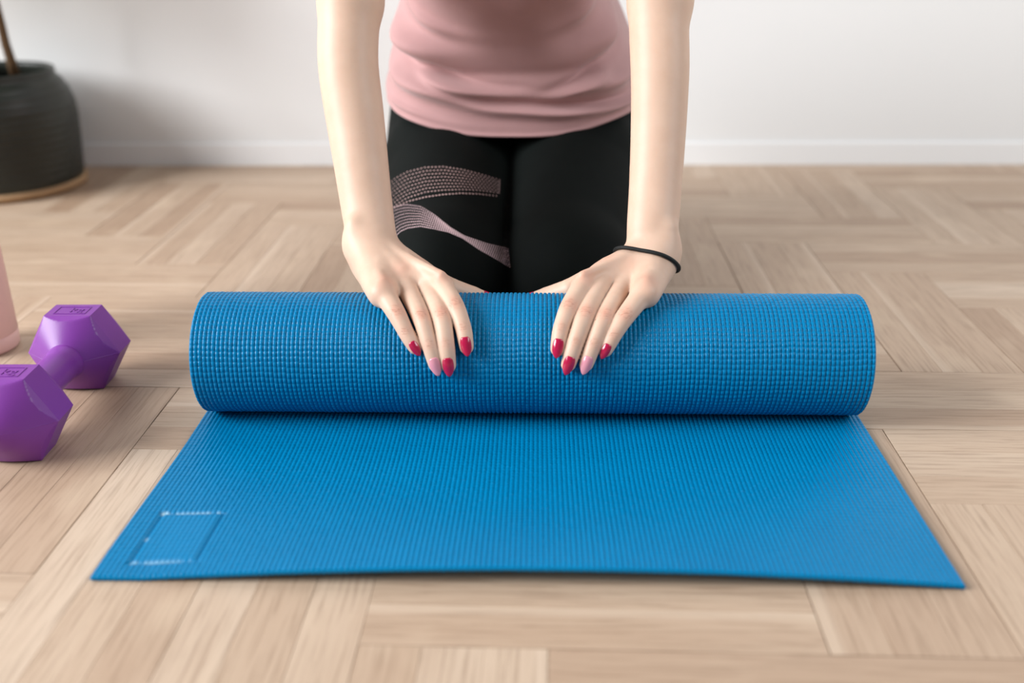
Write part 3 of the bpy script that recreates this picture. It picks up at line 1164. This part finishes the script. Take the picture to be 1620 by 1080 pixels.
shirt = link('tank_top', sh_me, M['shirt'], person)
shirt['label'] = 'dusty pink ribbed top gathered in soft folds at the waist'

# --- hair, eyes (above the frame)
hm = bmesh.new()
bmesh.ops.create_uvsphere(hm, u_segments=32, v_segments=20, radius=1.0)
for vtx in hm.verts:
    q = np.array(vtx.co)
    q = np.array([q[0] * .084, q[1] * .092, q[2] * .088])
    P = HD - hf * .018 + hu * .014 + np.array([1, 0, 0]) * q[0] + hf * q[1] + hu * q[2]
    if q[1] > .045 and q[2] < .05: P = P - hf * (q[1] - .03) * 1.2
    vtx.co = Vector(P)
bun = bmesh.ops.create_uvsphere(hm, u_segments=20, v_segments=14, radius=.034)
for vtx in bun['verts']: vtx.co += Vector(HD - hf * .105 + hu * .045)
hme = bpy.data.meshes.new('hair'); hm.to_mesh(hme); hm.free()
hair = link('hair', hme, M['hair'], person)
for sg in (-1, 1):
    ec = HD + hf * .068 - hu * .004 + np.array([sg * .031, 0, 0])
    for nm, r, off, mk in (('eye', .0115, 0, 'eye'), ('iris', .0058, .0070, 'iris')):
        eb = bmesh.new(); bmesh.ops.create_uvsphere(eb, u_segments=16, v_segments=10, radius=r)
        for vtx in eb.verts: vtx.co += Vector(ec + hf * off)
        em = bpy.data.meshes.new(nm); eb.to_mesh(em); eb.free()
        link(nm, em, M[mk], body)

# --- black elastic round the wrist on the right of the picture
_wy = HANDS['l']['wy']
tri3 = [at_y(984, 405, _wy + .002), skin_hit(C0, ray(1026, 399)), at_y(1067, 433, _wy + .004)]
pn = np.cross(tri3[1] - tri3[0], tri3[2] - tri3[0]); pn /= np.linalg.norm(pn)
wc = at_y(1027, 412, _wy)
wc = wc - pn * ((wc - tri3[0]) @ pn)
e1 = np.array([1.0, 0, 0]) - pn * pn[0]; e1 /= np.linalg.norm(e1); e2 = np.cross(pn, e1)
_m = (np.abs((Vb_ - wc) @ pn) < .0022) & (((Vb_ - wc) ** 2).sum(1) < .042 ** 2)
_S = Vb_[_m]
_uv = np.stack([(_S - wc) @ e1, (_S - wc) @ e2], -1)
_c = (_uv.max(0) + _uv.min(0)) / 2
_uv = _uv - _c
wc = wc + e1 * _c[0] + e2 * _c[1]
_an = np.arctan2(_uv[:, 1], _uv[:, 0]); _rd = np.hypot(_uv[:, 0], _uv[:, 1])
gs = np.arange(60) * 2 * math.pi / 60
rr_ = np.array([_rd[np.abs(((_an - g + math.pi) % (2 * math.pi)) - math.pi) < .09].max() for g in gs]) + .0008
for _ in range(4): rr_ = np.maximum(rr_, (np.roll(rr_, 1) + np.roll(rr_, -1)) / 2)
P = [wc + (e1 * math.cos(g) + e2 * math.sin(g)) * r for g, r in zip(gs, rr_)]
band = link('wristband', tube_mesh('wristband', P, .0018, 10, True), M['rubber'], person)
band['label'] = 'thin black elastic hair tie around the wrist'

# ================================================================== DUMBBELL
DX = -0.4588
HEX_A = 0.0387                              # half across flats; it rests on one flat
db = empty('dumbbell', (DX, 0.805, 0.0))
tag(db, 'purple hexagonal dumbbell lying on the floor left of the mat', 'dumbbell')


def head_mesh(yc, outer):
    """hexagon block rounded by cones at both ends, with a mould seam"""
    nt, na = 61, 360
    hb = 0.0145
    end = 0.0414
    t = np.concatenate([np.linspace(-end, -hb, 24, endpoint=False), np.linspace(-hb, hb, 13), np.linspace(hb, end, 25)[1:]])
    a = np.linspace(0, 2 * math.pi, na, endpoint=False)[None, :]
    tt = t[:, None]
    sec = ((a + math.pi / 6) % (math.pi / 3)) - math.pi / 6          # flats face 0, 60, ... degrees (z up = flat)
    hexr = HEX_A / np.cos(sec)
    over = np.clip(np.abs(tt) - hb, 0, None)
    taper = 1 - 0.45 * over / HEX_A                                   # flats lean in a little past the band
    cone = 0.0447 + 0.0002 - over * 1.36                              # cone that cuts the corners
    u = over - 0.0175
    cone = np.where((over > 0.0175) & (tt * outer > 0), 0.0211 - 1.36 * u - 91 * u * u, cone)
    cone = np.where(tt * outer < 0, np.maximum(cone, 0.0150), cone)
    R = np.minimum(hexr * taper, cone)
    seam = 0.0005 * (np.exp(-((np.cos(a - 0.0)) / 0.010) ** 2)) * (np.abs(tt) > hb)
    R = np.maximum(R + seam, 0.0006)
    X = R * np.sin(a); Z = R * np.cos(a)
    V = np.stack([X + DX, np.broadcast_to(tt + yc, X.shape), Z + HEX_A], -1).reshape(-1, 3)
    Q = grid_faces(len(t), na, wrap=True)
    n0 = len(V)
    V = np.concatenate([V, [[DX, yc - end, HEX_A], [DX, yc + end, HEX_A]]])
    i = np.arange(na); j = (i + 1) % na
    b = (len(t) - 1) * na
    caps = np.concatenate([np.stack([j, i, np.full(na, n0)], -1), np.stack([b + i, b + j, np.full(na, n0 + 1)], -1)])
    bm = bmesh.new()
    vv = [bm.verts.new(q) for q in V]
    for q in Q: bm.faces.new([vv[k] for k in q])
    for q in caps: bm.faces.new([vv[k] for k in q])
    bmesh.ops.recalc_face_normals(bm, faces=bm.faces)
    bm.verts.ensure_lookup_table()
    me = bpy.data.meshes.new('weight_head')
    bm.to_mesh(me); bm.free()
    return me


def set_sharp(o, deg):
    me = o.data
    bm = bmesh.new(); bm.from_mesh(me)
    for e in bm.edges:
        if len(e.link_faces) == 2 and e.calc_face_angle(0) > math.radians(deg): e.smooth = False
    bm.to_mesh(me); bm.free()


def text_mesh(body_, size, depth):
    cu = bpy.data.curves.new('lettering', 'FONT')
    cu.body = body_; cu.size = size; cu.extrude = depth
    cu.align_x = 'CENTER'; cu.align_y = 'CENTER'
    tmp = bpy.data.objects.new('tmp', cu)
    COL.objects.link(tmp)
    bpy.context.view_layer.update()
    me = bpy.data.meshes.new_from_object(tmp.evaluated_get(bpy.context.evaluated_depsgraph_get()))
    bpy.data.objects.remove(tmp, do_unlink=True)
    me.name = 'lettering'
    return me


for yc, outer in ((0.7355, -1), (0.8745, 1)):
    hd_o = link('weight_head', head_mesh(yc, outer), M['purple'], db)
    set_sharp(hd_o, 20)
    zt = 2 * HEX_A
    # raised frame and letters on the top flat
    bm = bmesh.new()
    fx, fyy, wd = 0.0150, 0.0085, 0.0008
    for (cx, cy, lx, ly) in ((0, fyy, fx * 2, wd), (0, -fyy, fx * 2, wd), (fx, 0, wd, fyy * 2), (-fx, 0, wd, fyy * 2)):
        r = bmesh.ops.create_cube(bm, size=1.0)
        for q in r['verts']:
            q.co = Vector((DX + cx + q.co.x * lx, yc - 0.001 + cy + q.co.y * ly, zt + q.co.z * 0.0010))
    me = bpy.data.meshes.new('label_frame'); bm.to_mesh(me); bm.free()
    link('label_frame', me, M['purple'], hd_o, smooth=False)
    tm = text_mesh('kg', 0.0150, 0.0006)
    for q in tm.vertices: q.co = q.co + Vector((DX + 0.0045, yc - 0.001, zt))
    link('lettering', tm, M['purple'], hd_o, smooth=False)
hy = np.linspace(0.755, 0.857, 30)
hr = 0.0150 + 0.0012 * np.cos((hy - 0.806) / 0.05 * math.pi / 2) + 0.002 * np.exp(-((hy - 0.772) / .005) ** 2) + 0.002 * np.exp(-((hy - 0.838) / .005) ** 2)
link('handle', tube_mesh('handle', [(DX, y, HEX_A) for y in hy], list(hr), 40), M['purple'], db)

db.rotation_euler = (0, 0, math.radians(1.84))

# ================================================================== BOTTLE
_e = at_y(27, 545, 0.955)
BTX = float(_e[0]) - 0.0358
bo = empty('water_bottle', (BTX, 0.955, 0.0))
tag(bo, 'pale pink cylindrical water bottle standing behind the purple dumbbell', 'bottle')
loc = Vector((BTX, 0.955, 0))


def placed(me, at):
    me.transform(Matrix.Translation(at))
    return me


link('body', placed(lathe_mesh('body', [(.0352, .0185), (.0358, .0192), (.0358, .215), (.0345, .230), (.028, .244), (.0235, .250)], 72), loc), M['bottle'], bo)
link('base', placed(lathe_mesh('base', [(.030, 0), (.0335, .0010), (.0354, .004), (.0356, .0178), (.0350, .0184)], 72), loc), M['bottle'], bo)
link('cap', placed(lathe_mesh('cap', [(.0245, .249), (.0258, .251), (.0258, .276), (.0245, .279), (.020, .280)], 72), loc), M['bottle'], bo)
ring = [(loc.x + .0105 * math.cos(a), loc.y, .284 + .011 * math.sin(a)) for a in np.linspace(0, math.pi, 14)]
link('carry_loop', tube_mesh('carry_loop', ring, .0024, 10), M['bottle'], bo)

# ================================================================== PLANT POT
PX, PY, PR = -0.930, 1.628, 0.128
pot = empty('potted_plant', (PX, PY, 0))
tag(pot, 'dark ceramic plant pot with bare tan foot, standing by the white wall', 'plant pot')
pl = Vector((PX, PY, 0))
prof = [(.1240, .014), (.1265, .020), (.1285, .05), (.1310, .085), (.1325, .115), (.1310, .140), (.1250, .160), (.1150, .176), (.1085, .182), (.1070, .187), (.1085, .1915), (.1060, .194), (.1020, .1925), (.1000, .188), (.102, .178), (.115, .160), (.115, .150)]
# throwing rings
pp = []
for i in range(len(prof) - 1):
    (r0, z0), (r1, z1) = prof[i], prof[i + 1]
    n = max(1, int(math.hypot(r1 - r0, z1 - z0) / .003))
    for k in range(n):
        t = k / n; z = z0 + (z1 - z0) * t
        pp.append((r0 + (r1 - r0) * t + (0.0006 * math.sin(z * 520) if i < 8 else 0), z))
pp.append(prof[-1])
link('pot_body', placed(lathe_mesh('pot_body', pp, 96, True, False), pl), M['glaze'], pot)
link('pot_foot', placed(lathe_mesh('pot_foot', [(.118, 0.0), (.126, .0015), (.1295, .006), (.1290, .012), (.126, .0145)], 96), pl), M['clay'], pot)
link('soil', placed(lathe_mesh('soil', [(.110, .150), (.110, .156), (.07, .162), (.03, .158), (.004, .160)], 48), pl), M['soil'], pot)
sp = [tuple(at_y(24, 118, PY)), tuple(at_y(17, 95, PY)), tuple(at_y(9, 70, PY)), tuple(at_y(2, 40, PY + .005)), tuple(at_y(-8, 0, PY)), tuple(at_y(-30, -90, PY)), tuple(at_y(-50, -190, PY - .01))]
STX, STY, STZ = sp[-1]
stem = link('stem', tube_mesh('stem', sp, [.0085, .0078, .0072, .0068, .0062, .005, .003], 12), M['bark'], pot)
shade_stem = [(PX - .03, PY - .02, .155), (PX - .07, PY - .03, .26), (PX - .14, PY - .05, .38), (PX - .22, PY - .06, .52), (PX - .28, PY - .06, .68)]  # unseen second stem, added so its leaves shade the left of the wall
link('stem', tube_mesh('stem', shade_stem, [.0075, .0065, .0058, .005, .0032], 12), M['bark'], pot)
nodes = [(Vector(sp[4]).lerp(Vector(sp[6]), t), 1) for t in np.linspace(.35, 1, 12)] + [(Vector(shade_stem[1]).lerp(Vector(shade_stem[4]), t), 2) for t in np.linspace(.3, 1, 20)]  # leaves of the second stem stand out of view, added to shade the wall
lr = random.Random(3)
for k, (b0_, which) in enumerate(nodes):
    a = k * 2.399
    dr = Vector((math.cos(a) * .8 - (.55 if which == 2 else 0), -abs(math.sin(a)) * .75, lr.uniform(.0, .55))).normalized()
    lf = lr.uniform(.9, 1.35)
    sd = dr.cross(Vector((0, 0, 1))).normalized(); nn = sd.cross(dr)
    V, Q = [], []
    ns = 9
    for i in range(ns):
        t = i / (ns - 1); w = .040 * lf * math.sin(math.pi * min(1, t * .96 + .03)) ** .8 * (1 - .3 * t)
        c = b0_ + dr * (.01 + .17 * lf * t) + Vector((0, 0, -.04 * t * t))
        for u, h in ((-1, .006), (0, 0), (1, .006)):
            V.append(c + sd * (u * w) + nn * h)
        for u, h in ((1, .0048), (0, -.0012), (-1, .0048)):
            V.append(c + sd * (u * w) + nn * h)
    for i in range(ns - 1):
        for j in range(6):
            Q.append((i * 6 + j, i * 6 + (j + 1) % 6, (i + 1) * 6 + (j + 1) % 6, (i + 1) * 6 + j))
    me = bpy.data.meshes.new('leaf'); me.from_pydata([tuple(q) for q in V], [], Q)
    link('leaf', me, M['leaf'], pot)
